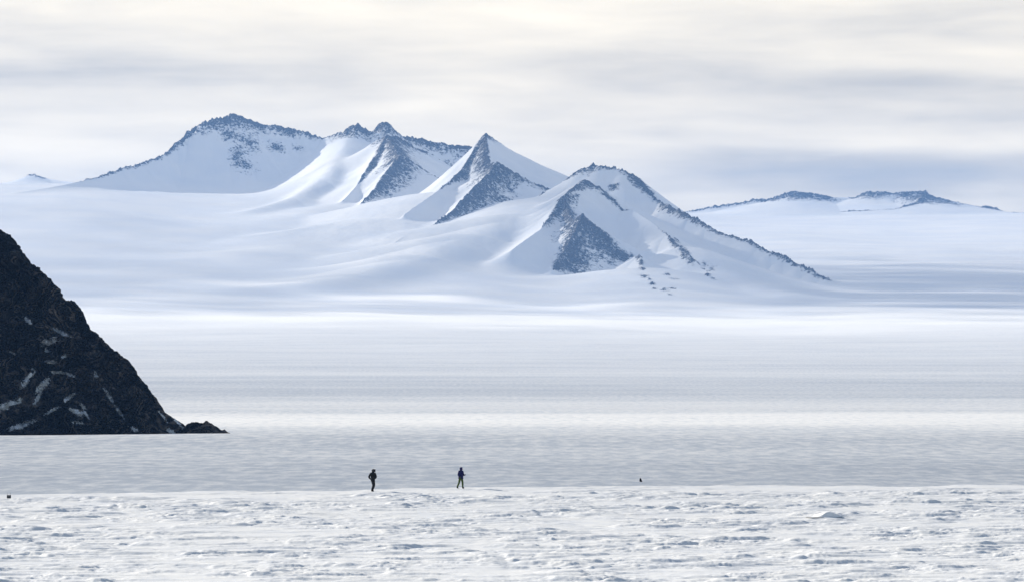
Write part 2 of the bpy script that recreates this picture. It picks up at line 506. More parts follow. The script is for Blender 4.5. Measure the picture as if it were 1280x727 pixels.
def build_terrain():
    pxs = cols(1.12)
    ds = np.concatenate([np.arange(540, 700, 8), np.arange(700, 2300, 4.5), np.arange(2300, 6000, 16), np.arange(6000, 12500, 40), np.arange(12500, 13500, 18),
                         np.arange(13500, 18400, 8.5), np.arange(18400, 23700, 40), np.arange(23700, 24500, 10), np.arange(24500, 27600, 60)])
    PX, D = np.meshgrid(pxs, ds)
    X = (PX - 640) / F * D
    base = base_height(PX, D)
    # wind-shaped swells
    far = sstep(6000, 12000, D)
    base = base + far * (20 * fbm(X / 1000, D / 2400, 2) + 3.0 * fbm(X / 330 + 5, D / 1100, 2))
    base = base + sstep(600, 700, D) * (1 - far) * (0.045 * fbm(X / 22, D / 60, 4) + 0.018 * fbm(X / 4, D / 14, 3))
    base = base + (1.3 + 0.5 * sstep(0, 290, PX)) * sstep(930, 1212, D) * (1 - sstep(1218, 1262, D))
    H = base.copy()
    nm = len(MT_LABEL)
    grp = [np.full(H.shape, -1e4) for _ in range(nm)]
    rock = np.zeros(H.shape)
    pend = []
    warpx = 26 * fbm(X / 160, D / 160, 4)
    warpy = 26 * fbm(X / 160 + 40, D / 160 + 9, 4)
    for (mt, sl, rk, L, P, rw, rnd, far_s) in RID:
        lo = P[:, 1].min() - 1500
        hi = P[:, 1].max() + 1500
        i0, i1 = np.searchsorted(ds, [lo, hi])
        xl, xh = P[:, 0].min() - 1500, P[:, 0].max() + 1500
        sub = np.s_[i0:i1, :]
        Xs, Ys = X[sub], D[sub]
        cm = ((Xs > xl) & (Xs < xh)).any(0)
        c = np.where(cm)[0]
        if not len(c):
            continue
        sub = np.s_[i0:i1, c.min():c.max() + 1]
        Xs, Ys = X[sub], D[sub]
        wx, wy = warpx[sub], warpy[sub]
        best = np.full(Xs.shape, -1e4)
        brock = np.zeros(Xs.shape)
        for a, bb, ra, rb in zip(P[:-1], P[1:], rw[:-1], rw[1:]):
            dx, dy = bb[0] - a[0], bb[1] - a[1]
            l2 = dx * dx + dy * dy
            t = np.clip(((Xs - a[0]) * dx + (Ys - a[1]) * dy) / l2, 0, 1)
            qx, qy = Xs - a[0] - t * dx, Ys - a[1] - t * dy
            dist = np.sqrt(qx * qx + qy * qy)
            side = dx * qy - dy * qx
            # soft change from one side's slope to the other
            w = 0.5 + 0.5 * np.clip(side / (math.sqrt(l2) * (dist + 1e-3)), -1, 1)
            w = sstep(0, 1, w)
            s = sl[1] + (sl[0] - sl[1]) * w
            de = np.sqrt(dist * dist + rnd * rnd) - rnd if rnd else dist
            fa, fb = far_s if isinstance(far_s, tuple) else (far_s, far_s)
            fs = np.minimum(fb + (fa - fb) * w, s * 0.5)
            h = a[2] + t * (bb[2] - a[2]) - ((s - fs) * L * (1 - np.exp(-de / L)) + fs * de + 1.4e-4 * de * de)
            if not rnd:
                h = h + wx * 0.22 * np.exp(-de / 180) * (1 - np.exp(-de / 20))
            upd = h > best
            best = np.where(upd, h, best)
            rwid = (ra + t * (rb - ra)) * (rk[1] + (rk[0] - rk[1]) * w)
            rr = np.clip(1.15 - dist / (rwid * 1.5 + 1e-3), 0, 1) * (rwid > 2)
            brock = np.maximum(brock, rr)
        grp[mt][sub] = smax(grp[mt][sub], best, 5.0)
        if brock.any():
            pend.append((sub, best, brock))
    owner = np.full(H.shape, -1)
    top = np.full(H.shape, -1e4)
    for i in range(nm):
        m = grp[i] > top
        owner[m] = i
        top = smax(top, grp[i], 8.0)
    owner[top < base - 4] = -1
    k = 16.0 + 22.0 * (1 - sstep(-1700, -700, X)) * sstep(16000, 16800, D)
    k = np.where(D > 20000, 9.0, k)
    H = smax(base, top, k)
    # rock only where that ridge is what stands here
    for sub, best, brock in pend:
        rock[sub] = np.maximum(rock[sub], brock * sstep(-22, -2, best - top[sub] + 5))
    for (bx_, by_, rx, ry) in BLOBS:
        e = ((X - bx_) / rx) ** 2 + ((D - by_) / ry) ** 2
        rock = np.maximum(rock, 0.8 * np.exp(-e))
    rock *= sstep(-6, 16, top - base)
    hid = np.maximum.accumulate(np.maximum(base, top) / D, axis=0)
    for (sx_, sy_, rx, ry) in SPOTS:
        jc = int(np.argmin(np.abs(pxs - sx_)))
        kk = np.where((HOR - hid[:, jc] * F <= sy_) & (ds > 12500))[0]
        if len(kk):
            e = ((X - X[kk[0], jc]) / rx) ** 2 + ((D - ds[kk[0]]) / ry) ** 2
            rock = np.maximum(rock, 0.95 * np.exp(-e))
    # broken rock: crags on the rocky parts, soft ripples on the snow
    crag = np.abs(fbm(X / 40, D / 50, 5, 0.65))
    crag2 = fbm(X / 17, D / 30, 4, 0.6)
    H = H + rock ** 1.5 * (12 * (crag - 0.25) + 3 * crag2 + 10 * fbm(X / 75 + 3, D / 75, 3))
    H = H + (1 - rock) * sstep(0, 60, top - base) * (2.4 * fbm(X / 120, D / 240, 3) + 0.6 * fbm(X / 30, D / 60, 3))
    # snow over bared ice; its bands also paint in sunlit and shaded strips
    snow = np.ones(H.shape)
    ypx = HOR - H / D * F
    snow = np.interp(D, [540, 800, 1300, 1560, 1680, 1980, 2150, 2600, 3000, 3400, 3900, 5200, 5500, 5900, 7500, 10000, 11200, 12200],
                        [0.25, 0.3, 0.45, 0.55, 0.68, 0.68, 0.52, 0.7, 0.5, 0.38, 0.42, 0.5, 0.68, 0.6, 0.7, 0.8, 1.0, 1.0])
    V = np.stack([X, D, H], -1)
    N = grid_normals(X, D, H)
    Fc = grid_faces(len(ds), len(pxs))
    fo = owner.ravel()[Fc[:, 0]]
    plainf = D.ravel()[Fc[:, 0]] < 12450
    fo[plainf] = -2
    Vf, Nf, rf, sf = V.reshape(-1, 3), N.reshape(-1, 3), rock.ravel(), snow.ravel()
    fo[(fo >= 0) & (Vf[Fc[:, 0], 1] < 12900)] = -1

    def part(sel, name, mat, attrs, label, cat):
        fs = Fc[sel]
        u, inv = np.unique(fs, return_inverse=True)
        o = mesh_np(name, Vf[u], inv.reshape(-1, 4), mat, {k_: v_[u] for k_, v_ in attrs.items()}, Nf[u])
        return tag(o, label, cat, 'structure')
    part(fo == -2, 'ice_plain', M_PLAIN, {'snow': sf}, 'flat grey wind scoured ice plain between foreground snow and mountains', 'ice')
    part(fo == -1, 'glacier', M_MTN, {'rock': rf}, 'smooth pale glacier slope rising around the feet of the mountains', 'glacier')
    for i, (lb, ct) in enumerate(MT_LABEL):
        part(fo == i, 'mountain', M_MTN, {'rock': rf}, lb, ct)


build_terrain()

# ------------------------------------------------------------------ dark cliff on the left


def build_cliff():
    D0 = 1300.0
    q = 0.325                    # metres per unit of the cliff's own measure
    sil = [(-1500, 500), (-1100, 400), (-800, 330), (-500, 285), (-300, 262), (-150, 252), (-60, 266), (0, 289), (10, 303), (21, 317), (32, 328), (41, 334), (52, 345), (62, 353), (69, 365), (74, 373.5), (83, 373.5),
           (90, 377), (96, 386), (103, 399), (109, 410), (120, 419), (132, 429), (145, 439), (157, 448), (166, 458), (173, 468), (184, 482), (194, 495), (200, 505), (207, 514), (218, 522), (231, 529), (240, 538), (250, 546)]
    sx = np.array([s[0] for s in sil], float)
    sy = np.array([s[1] for s in sil], float)
    pxs = np.concatenate([np.linspace(-1500, -70, 120), np.arange(-68, 251, 0.62)])
    nf, nb = 330, 60
    t = np.concatenate([np.linspace(0, 1, nf), 1 + np.linspace(0, 1, nb + 1)[1:]])
    PX, T = np.meshgrid(pxs, t)
    yt = np.interp(PX, sx, sy)
    ztop = (HOR - yt) / F * D0
    zb = PZ - 1.6
    up = np.where(T <= 1, T, 2 - T)
    hgt = np.maximum(ztop - zb, 1.0)
    Z = zb + hgt * up
    # depth: the face leans back, the ridge stands behind its foot; the foot follows a slightly curved line
    foot = D0 - 6.5 + 0.003 * (250 - PX)
    Y = np.where(T <= 1, foot + hgt * 0.62 * T ** 1.15, foot + hgt * 0.62 + (T - 1) * hgt * 0.8)
    X = (PX - 640) / F * D0
    # gullies, ledges and crags
    u, v = X / q, (Z + 0.6 * Y) / q
    env = np.clip(hgt / q / 60, 0.15, 1.0) * sstep(0.0, 0.06, up)
    g = fbm(u / 34 + 0.5 * fbm(u / 60, v / 60, 2), v / 70, 5, 0.58)
    g2 = fbm((u + v) / 15, (v - u * 0.4) / 15, 6, 0.66)
    rid = np.abs(fbm((u * 0.8 + v * 0.5) / 26 + 9, (v * 0.8 - u * 0.5) / 60, 4))
    rd2 = np.abs(fbm((u - 0.5 * v) / 44 + 19, (v + 0.3 * u) / 38, 5, 0.6))
    Y = Y + q * env * (-16 * g - 5 * g2 - 22 * rid - 34 * rd2)
    Z = Z + q * env * (2.4 * g2 + 2.8 * g)
    X = X + q * env * 1.8 * fbm(u / 10 + 30, v / 10, 5, 0.62)
    # snow lodged in the gullies: photo positions brought onto the face
    ppx = X / Y * F + 640
    ppy = HOR - Z / Y * F
    sn = np.zeros(X.shape)
    for (cx, cy, ln, wd, ang) in [(33, 399, 6, 3, 40), (62, 427, 9, 5, -15), (78, 416, 11, 3, 25), (35, 472, 11, 4.5, -55), (54, 481, 13, 4.5, -50), (47, 497, 9, 3, -60), (10, 506, 17, 5, -25), (28, 531, 15, 4, -18),
                                  (138, 497, 11, 2.6, 55), (150, 515, 8, 2, 55), (96, 515, 9, 4, 20), (104, 508, 5, 2.6, 40), (86, 497, 7, 3, -35), (225, 530, 12, 2.6, 48), (213, 538, 6, 3, 30), (204, 520, 7, 2.4, 50), (120, 467, 5, 3, 80), (64, 452, 7, 2.5, 10), (80, 445, 4, 2.5, -30),
                                  (72, 465, 10, 2.5, 5), (98, 528, 7, 2.5, 10), (66, 512, 9, 2.5, -30), (108, 518, 5, 2, 60), (168, 536, 7, 2.5, 30), (15, 440, 4, 2, 30), (58, 437, 4, 2.5, 60), (88, 468, 5, 2, 20), (-40, 450, 22, 6, -30), (-90, 500, 26, 7, -20), (-150, 420, 30, 8, -40)]:
        a = R(ang)
        ex = (ppx - cx) * math.cos(a) + (ppy - cy) * math.sin(a)
        ey = -(ppx - cx) * math.sin(a) + (ppy - cy) * math.cos(a)
        sn = np.maximum(sn, np.exp(-(ex / ln / 1.1) ** 2 - (ey / wd / 0.8) ** 2))
    o = mesh_np('rock_cliff', np.stack([X, Y, Z], -1).reshape(-1, 3), grid_faces(len(t), len(pxs)), M_CLIFF, {'snow': sn.ravel()})
    tag(o, 'steep dark cliff of folded rock with small snow patches at left', 'cliff', 'structure')

    # low outcrop at its toe
    sil2 = [(226, 541), (231, 533), (238, 528.5), (246, 527), (252, 528), (259, 526.5), (264, 528), (270, 533), (280, 537), (289, 541), (294, 545)]
    sx2 = np.array([s[0] for s in sil2], float)
    sy2 = np.array([s[1] for s in sil2], float)
    pxs = np.arange(222, 296, 0.5)
    t = np.concatenate([np.linspace(0, 1, 50), 1 + np.linspace(0, 1, 26)[1:]])
    PX, T = np.meshgrid(pxs, t)
    D1 = 1297.0
    hgt = np.maximum((HOR - np.interp(PX, sx2, sy2)) / F * D1 - PZ + 1, 0.2)
    up = np.where(T <= 1, np.sin(T * np.pi / 2), np.cos((T - 1) * np.pi / 2))
    Z = PZ - 1 + hgt * up
    Y = D1 - 7 + np.where(T <= 1, hgt * 1.3 * T, hgt * 1.3 * T)
    X = (PX - 640) / F * D1
    env = sstep(0, 0.3, up) * np.clip(hgt / q / 10, 0, 1)
    Y = Y + q * env * 5 * fbm(X / q / 9, (Z + Y) / q / 9, 5, 0.6)
    Z = Z + q * env * 1.6 * fbm(X / q / 4, (Z + Y) / q / 6, 5, 0.62)
    o = mesh_np('rock_outcrop', np.stack([X, Y, Z], -1).reshape(-1, 3), grid_faces(len(t), len(pxs)), M_CLIFF, {'snow': np.zeros(X.size)})
    tag(o, 'low dark rock outcrop tapering onto ice at the cliff toe', 'outcrop', 'structure')


build_cliff()

# ------------------------------------------------------------------ people


def skin_mesh(name, verts, edges, radii, root, mat, parent=None, sub=2, extra=None):
    """continuous surface grown over a skeleton of joints, baked to a plain mesh"""
    me = bpy.data.meshes.new(name + '_skeleton')
    me.from_pydata(verts, edges, [])
    o = bpy.data.objects.new(name, me)
    COL.objects.link(o)
    sk = o.modifiers.new('skin', 'SKIN')
    sk.use_smooth_shade = True
    for i, r in enumerate(radii):
        sv = me.skin_vertices[0].data[i]
        sv.radius = r if isinstance(r, tuple) else (r, r)
        sv.use_root = (i == root)
    ss = o.modifiers.new('sub', 'SUBSURF')
    ss.levels = ss.render_levels = sub
    dg = bpy.context.evaluated_depsgraph_get()
    nm = bpy.data.meshes.new_from_object(o.evaluated_get(dg))
    o.modifiers.clear()
    o.data = nm
    bpy.data.meshes.remove(me)
    nm.name = name
    nm.materials.clear()
    nm.materials.append(mat)
    nm.polygons.foreach_set('use_smooth', np.ones(len(nm.polygons), dtype=bool))
    if parent:
        o.parent = parent
    return o


def hand_pts(wrist, direction, palm_n):
    """joint chains of a slightly curled hand: list of (points, radii)"""
    d = Vector(direction).normalized()
    n = Vector(palm_n).normalized()
    s = d.cross(n).normalized()
    w = Vector(wrist)
    ch = []
    for k, ln in enumerate((0.066, 0.078, 0.072, 0.055)):
        off = (k - 1.5) * 0.021
        a = w + d * 0.05 + s * off * 0.7
        b = w + d * 0.095 + s * off
        c = b + d * ln * 0.5 + n * 0.012
        e = c + d * ln * 0.32 + n * 0.026
        ch.append(([a, b, c, e], [0.013, 0.0105, 0.009, 0.0075]))
    a = w + d * 0.025 - s * 0.022
    b = w + d * 0.055 - s * 0.05 + n * 0.012
    c = w + d * 0.085 - s * 0.062 + n * 0.026
    ch.append(([a, b, c], [0.014, 0.011, 0.009]))
    return ch


def build_person(label, loc, J, mats, hat, rz=0.0):
    """J: joints in metres, x to the right of the photo, y away, z up"""
    root = bpy.data.objects.new('person', None)
    COL.objects.link(root)
    root.empty_display_size = 0.3
    root.location = loc
    tag(root, label, 'person', None, 'people standing on the snow')
    g = {k: Vector(v) for k, v in J.items()}
    names, verts, radii, edges = {}, [], [], []

    def add(key, p, r):
        names[key] = len(verts)
        verts.append(tuple(p))
        radii.append(r)

    def ed(a, b):
        edges.append((names[a], names[b]))
    pel, che, nek, hd, crown = g['pelvis'], g['chest'], g['neck'], g['head'], g['crown']
    add('pelvis', pel, (0.155, 0.115))
    add('waist', pel.lerp(che, 0.45), (0.14, 0.105))
    add('chest', che, (0.165, 0.12))
    add('neckb', che.lerp(nek, 0.75), (0.085, 0.075))
    add('neck', nek, 0.055)
    add('jaw', nek.lerp(hd, 0.6), 0.068)
    add('head', hd, 0.096)
    add('crown', crown, 0.075)
    for a, b in (('pelvis', 'waist'), ('waist', 'chest'), ('chest', 'neckb'), ('neckb', 'neck'), ('neck', 'jaw'), ('jaw', 'head'), ('head', 'crown')):
        ed(a, b)
    face = Vector(J['face']).normalized()
    side = face.cross(Vector((0, 0, 1)))
    add('nose', hd + face * 0.112 + Vector((0, 0, -0.015)), 0.014)
    ed('head', 'nose')
    for s, sg in (('l', -1), ('r', 1)):
        add('ear' + s, hd + side * 0.098 * sg, 0.016)
        ed('head', 'ear' + s)
        sh, el, wr = g['sh' + s], g['el' + s], g['wr' + s]
        add('sh' + s, sh, 0.062)
        add('ua' + s, sh.lerp(el, 0.5), 0.054)
        add('el' + s, el, 0.044)
        add('fa' + s, el.lerp(wr, 0.4), 0.042)
        add('wr' + s, wr, 0.029)
        add('palm' + s, wr + (wr - el).normalized() * 0.06, (0.042, 0.022))
        ed('chest', 'sh' + s)
        ed('sh' + s, 'ua' + s)
        ed('ua' + s, 'el' + s)
        ed('el' + s, 'fa' + s)
        ed('fa' + s, 'wr' + s)
        ed('wr' + s, 'palm' + s)
        hp, kn, an, toe = g['hip' + s], g['kn' + s], g['an' + s], g['toe' + s]
        add('hip' + s, hp, 0.092)
        add('th' + s, hp.lerp(kn, 0.5), 0.078)
        add('kn' + s, kn, 0.058)
        add('cf' + s, kn.lerp(an, 0.35), 0.056)
        add('an' + s, an, 0.042)
        add('toe' + s, toe, (0.042, 0.03))
        ed('pelvis', 'hip' + s)
        ed('hip' + s, 'th' + s)
        ed('th' + s, 'kn' + s)
        ed('kn' + s, 'cf' + s)
        ed('cf' + s, 'an' + s)
        ed('an' + s, 'toe' + s)
    skin_mesh('body', verts, edges, radii, 0, mats['skin'], root)

    # jacket: torso and sleeves, ending at the cuffs and the hip
    jv, jr, je = [], [], []

    def ja(p, r):
        jv.append(tuple(p))
        jr.append(r)
        return len(jv) - 1
    hem = pel + Vector((0, 0, -0.10))
    a0 = ja(hem, (0.20, 0.16))
    a1 = ja(pel.lerp(che, 0.15), (0.21, 0.17))
    a2 = ja(pel.lerp(che, 0.55), (0.21, 0.17))
    a3 = ja(che, (0.225, 0.18))
    a4 = ja(che.lerp(nek, 0.8), (0.11, 0.10))
    a5 = ja(nek + Vector((0, 0, 0.02)), 0.082)
    je += [(a0, a1), (a1, a2), (a2, a3), (a3, a4), (a4, a5)]
    for s in 'lr':
        sh, el, wr = g['sh' + s], g['el' + s], g['wr' + s]
        b0 = ja(sh, 0.11)
        b1 = ja(sh.lerp(el, 0.5), 0.10)
        b2 = ja(el, 0.09)
        b3 = ja(el.lerp(wr, 0.55), 0.08)
        b4 = ja(el.lerp(wr, 0.97), 0.05)
        je += [(a3, b0), (b0, b1), (b1, b2), (b2, b3), (b3, b4)]
    skin_mesh('jacket', jv, je, jr, 1, mats['jacket'], root)

    # trousers
    tv, tr, te = [], [], []

    def ta(p, r):
        tv.append(tuple(p))
        tr.append(r)
        return len(tv) - 1
    c0 = ta(pel + Vector((0, 0, 0.06)), (0.16, 0.125))
    c1 = ta(pel + Vector((0, 0, -0.06)), (0.165, 0.13))
    te.append((c0, c1))
    for s in 'lr':
        hp, kn, an = g['hip' + s], g['kn' + s], g['an' + s]
        d0 = ta(hp + Vector((0, 0, -0.06)), 0.112)
        d1 = ta(hp.lerp(kn, 0.55), 0.097)
        d2 = ta(kn, 0.082)
        d3 = ta(kn.lerp(an, 0.5), 0.079)
        d4 = ta(kn.lerp(an, 0.92), 0.074)
        te += [(c1, d0), (d0, d1), (d1, d2), (d2, d3), (d3, d4)]
    skin_mesh('trousers', tv, te, tr, 1, mats['trousers'], root)
    for s in 'lr':
        an, toe, kn = g['an' + s], g['toe' + s], g['kn' + s]
        heel = an - (toe - an) * 0.25
        heel.z = toe.z
        skin_mesh('boot', [tuple(kn.lerp(an, 0.75)), tuple(an), tuple(heel), tuple(an.lerp(toe, 0.6)), tuple(toe)], [(0, 1), (1, 2), (1, 3), (3, 4)], [0.062, 0.058, (0.045, 0.045), (0.056, 0.05), (0.05, 0.04)], 1, mats['boot'], root)
        wr, el = g['wr' + s], g['el' + s]
        d = (wr - el).normalized()
        gv = [tuple(el.lerp(wr, 0.9)), tuple(wr), tuple(wr + d * 0.06)]
        gr = [0.045, 0.04, (0.046, 0.03)]
        ge = [(0, 1), (1, 2)]
        for pts, rr in hand_pts(wr, d, J['palm' + s]):
            k0 = len(gv)
            gv += [tuple(p) for p in pts]
            gr += [r * 1.12 for r in rr]
            ge.append((2 if len(pts) == 4 else 1, k0))
            ge += [(k0 + i, k0 + i + 1) for i in range(len(pts) - 1)]
        skin_mesh('glove', gv, ge, gr, 1, mats['glove'], root, sub=1)
    # headwear and eyes
    for sg in (-1, 1):
        bm = bmesh.new()
        bmesh.ops.create_uvsphere(bm, u_segments=10, v_segments=8, radius=0.012)
        bmesh.ops.translate(bm, vec=hd + face * 0.094 + side * 0.034 * sg + Vector((0, 0, 0.012)), verts=bm.verts)
        me = bpy.data.meshes.new('eye')
        bm.to_mesh(me)
        bm.free()
        me.materials.append(mats['eye'])
        o = bpy.data.objects.new('eye', me)
        COL.objects.link(o)
        o.parent = root
    if hat == 'cap':
        skin_mesh('hood', [tuple(nek - face * 0.02), tuple(hd - face * 0.03 - Vector((0, 0, 0.03))), tuple(hd - face * 0.02 + Vector((0, 0, 0.06)))], [(0, 1), (1, 2)], [0.095, 0.115, 0.10], 1, mats['hat'], root)
        c = hd + Vector((0, 0, 0.035))
        skin_mesh('cap', [tuple(c - face * 0.02), tuple(c + Vector((0, 0, 0.06))), tuple(c + face * 0.10 + Vector((0, 0, 0.0))), tuple(c + face * 0.165 - Vector((0, 0, 0.012)))],
                  [(0, 1), (0, 2), (2, 3)], [0.122, 0.09, (0.08, 0.018), (0.062, 0.012)], 0, mats['hat'], root)
    else:
        c = hd - face * 0.025
        skin_mesh('hood', [tuple(nek - face * 0.02), tuple(c + Vector((0, 0, 0.0))), tuple(c + Vector((0, 0, 0.085))), tuple(c + Vector((0, 0, 0.165)) - face * 0.012)],
                  [(0, 1), (1, 2), (2, 3)], [0.088, 0.12, 0.095, 0.035], 1, mats['hat'], root)
    return root


m_skin = plain_mat('skin', (0.42, 0.26, 0.19), 0.6, 0.1)
m_black = plain_mat('black_fabric', (0.012, 0.012, 0.014), 0.85)
m_blackp = plain_mat('black_trouser_fabric', (0.010, 0.011, 0.016), 0.85)
m_navy = plain_mat('navy_fabric', (0.010, 0.012, 0.075), 0.8)
m_olive = plain_mat('olive_green_fabric', (0.055, 0.085, 0.022), 0.85)
m_boot = plain_mat('dark_boot_leather', (0.018, 0.016, 0.015), 0.7)
m_eye = plain_mat('dark_eye', (0.02, 0.02, 0.02), 0.3, 0.1)

DL, DR = 382.3, 386.5
xl, zl = snow_at(466, DL)
xr, zr = snow_at(576, DR)
build_person('person in black jacket, trousers and peaked cap with elbows out', (xl, DL, zl), {
    'pelvis': (0.02, 0, 0.96), 'chest': (0.0, 0, 1.33), 'neck': (0.03, -0.01, 1.50), 'head': (0.06, 0, 1.63), 'crown': (0.055, 0, 1.70),
    'face': (0.62, 0.78, -0.05),
    'shl': (-0.16, -0.06, 1.42), 'ell': (-0.31, -0.02, 1.17), 'wrl': (-0.17, -0.16, 1.00),
    'shr': (0.19, 0.07, 1.42), 'elr': (0.26, 0.08, 1.16), 'wrr': (0.16, -0.12, 1.02),
    'hipl': (-0.03, -0.09, 0.90), 'knl': (0.05, -0.11, 0.50), 'anl': (-0.08, -0.08, 0.09), 'toel': (0.06, -0.10, 0.035),
    'hipr': (0.07, 0.09, 0.90), 'knr': (0.13, 0.10, 0.50), 'anr': (-0.04, 0.10, 0.09), 'toer': (0.10, 0.12, 0.035),
    'palml': (0.6, 0.3, -0.2), 'palmr': (-0.6, 0.3, -0.2)},
    {'skin': m_skin, 'jacket': m_black, 'trousers': m_blackp, 'boot': m_boot, 'glove': m_black, 'hat': m_black, 'eye': m_eye}, 'cap')
build_person('person in navy blue hooded jacket and olive green trousers, legs apart', (xr, DR, zr), {
    'pelvis': (0.0, 0, 0.93), 'chest': (0.0, 0, 1.29), 'neck': (0.03, 0, 1.46), 'head': (0.06, 0, 1.58), 'crown': (0.055, 0, 1.65),
    'face': (0.97, 0.2, -0.12),
    'shl': (-0.12, -0.12, 1.37), 'ell': (-0.20, -0.16, 1.09), 'wrl': (-0.02, -0.22, 0.98),
    'shr': (0.14, 0.12, 1.37), 'elr': (0.19, 0.10, 1.10), 'wrr': (0.31, -0.06, 1.10),
    'hipl': (-0.07, -0.09, 0.87), 'knl': (-0.13, -0.10, 0.49), 'anl': (-0.30, -0.10, 0.09), 'toel': (-0.18, -0.12, 0.035),
    'hipr': (0.07, 0.09, 0.87), 'knr': (0.15, 0.09, 0.48), 'anr': (0.15, 0.09, 0.09), 'toer': (0.28, 0.08, 0.035),
    'palml': (0.2, 0.5, 0.3), 'palmr': (-0.2, -0.5, 0.3)},
    {'skin': m_skin, 'jacket': m_navy, 'trousers': m_olive, 'boot': m_boot, 'glove': m_navy, 'hat': m_navy, 'eye': m_eye}, 'hood')

# ------------------------------------------------------------------ small things on the snow


def bm_obj(name, bm, mat, parent=None, smooth=False):
    me = bpy.data.meshes.new(name)
    bm.to_mesh(me)
    bm.free()
    me.materials.append(mat)
    if smooth:
        for p in me.polygons:
            p.use_smooth = True
    o = bpy.data.objects.new(name, me)
    COL.objects.link(o)
    if parent:
        o.parent = parent
    return o


def bx(sx, sy, sz, loc, bev=0.01):
    bm = bmesh.new()
    bmesh.ops.create_cube(bm, size=1)
    bmesh.ops.scale(bm, vec=(sx, sy, sz), verts=bm.verts)
    if bev:
        bmesh.ops.bevel(bm, geom=bm.edges[:], offset=bev, segments=2, affect='EDGES')
    bmesh.ops.translate(bm, vec=loc, verts=bm.verts)
    return bm


def build_box():
    d = 373.8
    x, z = snow_at(11.5, d)
    r = bpy.data.objects.new('equipment_box', None)
    COL.objects.link(r)
    r.location = (x, d, z)
    r.rotation_euler.z = R(8)
    r.scale = (1.06, 1.06, 1.06)
    tag(r, 'small dark grey box with thin stakes on snow at left edge', 'box')
    mb = plain_mat('dark_grey_plastic', (0.045, 0.05, 0.06), 0.6)
    ms = plain_mat('grey_metal', (0.20, 0.21, 0.23), 0.5)
    bm_obj('case', bx(0.30, 0.24, 0.21, (0, 0, 0.095)), mb, r)
    bm_obj('lid', bx(0.315, 0.255, 0.045, (0, 0, 0.2265), 0.008), mb, r)
    bm_obj('handle', bx(0.12, 0.018, 0.025, (0, -0.133, 0.14), 0.005), ms, r)
    for sx in (-0.11, 0.12):
        bm = bmesh.new()
        bmesh.ops.create_cone(bm, cap_ends=True, segments=10, radius1=0.012, radius2=0.010, depth=0.46)
        bmesh.ops.translate(bm, vec=(sx, 0.142, 0.20), verts=bm.verts)
        bm_obj('stake', bm, ms, r, True)


build_box()


def build_boulder():
    d = 741.0
    bm = bmesh.new()
    bmesh.ops.create_icosphere(bm, subdivisions=5, radius=1.0)
    for v in bm.verts:
        p = v.co.copy()
        k = (p.z + 1) / 2
        taper = 1.0 - 0.62 * k
        n = math.sin(p.x * 4.1 + p.y * 2.3) * 0.07 + math.sin(p.z * 7.3 + p.x * 5.9) * 0.05 + random.uniform(-0.012, 0.012)
        v.co = Vector((p.x * 0.82 * taper * (1 + n) - 0.45 * (k - 0.3), p.y * 0.8 * taper * (1 + n), p.z * 1.15 + 0.95 + n))
    o = bm_obj('boulder', bm, plain_mat('black_rock', (0.012, 0.012, 0.014), 0.9, 0.4, 2.0), None, True)
    o.location = ((801 - 640) / F * d, d, PZ - 0.05)
    o.scale = (0.325,) * 3
    tag(o, 'tiny pointed black boulder standing alone on the grey ice plain', 'boulder')


build_boulder()


def build_drift():
    d = 354.0
    x, z = snow_at(1032, d)
    nu, nv = 90, 60
    U, Vv = np.meshgrid(np.linspace(-1, 1, nu), np.linspace(-1, 1, nv))
    rr = np.sqrt(U ** 2 + Vv ** 2)
    h = np.clip(1 - rr ** 2, 0, 1)
    # steep wind-cut front, long soft back, tail to the right
    along = np.exp(-(U / np.where(U < 0, 0.42, 0.5)) ** 2) * (1 - U ** 2)
    fr = np.where(Vv < -0.55, sstep(-1.0, -0.55, Vv), 1 - sstep(-0.55, 1.0, Vv))
    prof = along * fr * (1 + 0.08 * fbm(U * 3, Vv * 3, 3))
    X = np.where(U < 0, U * 1.7, U * 2.0)
    Y = np.where(Vv < -0.55, Vv * 0.9, -0.495 + (Vv + 0.55) * 2.2)
    Z = 0.36 * prof - 0.03
    o = mesh_np('snow_drift', np.stack([X, Y, Z], -1).reshape(-1, 3), grid_faces(nv, nu), M_SNOW)
    o.location = (x, d, z)
    o.rotation_euler.z = R(22)
    tag(o, 'smooth rounded snow drift shaded blue among the foreground ripples', 'snow drift', 'structure')


build_drift()

# ------------------------------------------------------------------ sun, sky, added shade clouds, haze
SUN_EL, SUN_AZ = R(21.0), R(-52.0)      # azimuth from +Y, negative to the left
sd = Vector((math.sin(SUN_AZ) * math.cos(SUN_EL), math.cos(SUN_AZ) * math.cos(SUN_EL), math.sin(SUN_EL)))
sl = bpy.data.lights.new('sun', 'SUN')
sl.energy = 5.0
sl.angle = R(0.6)
sl.color = (1.0, 0.92, 0.79)
so = bpy.data.objects.new('sun', sl)
COL.objects.link(so)
so.rotation_euler = sd.to_track_quat('Z', 'Y').to_euler()
so.location = (0, 0, 6000)


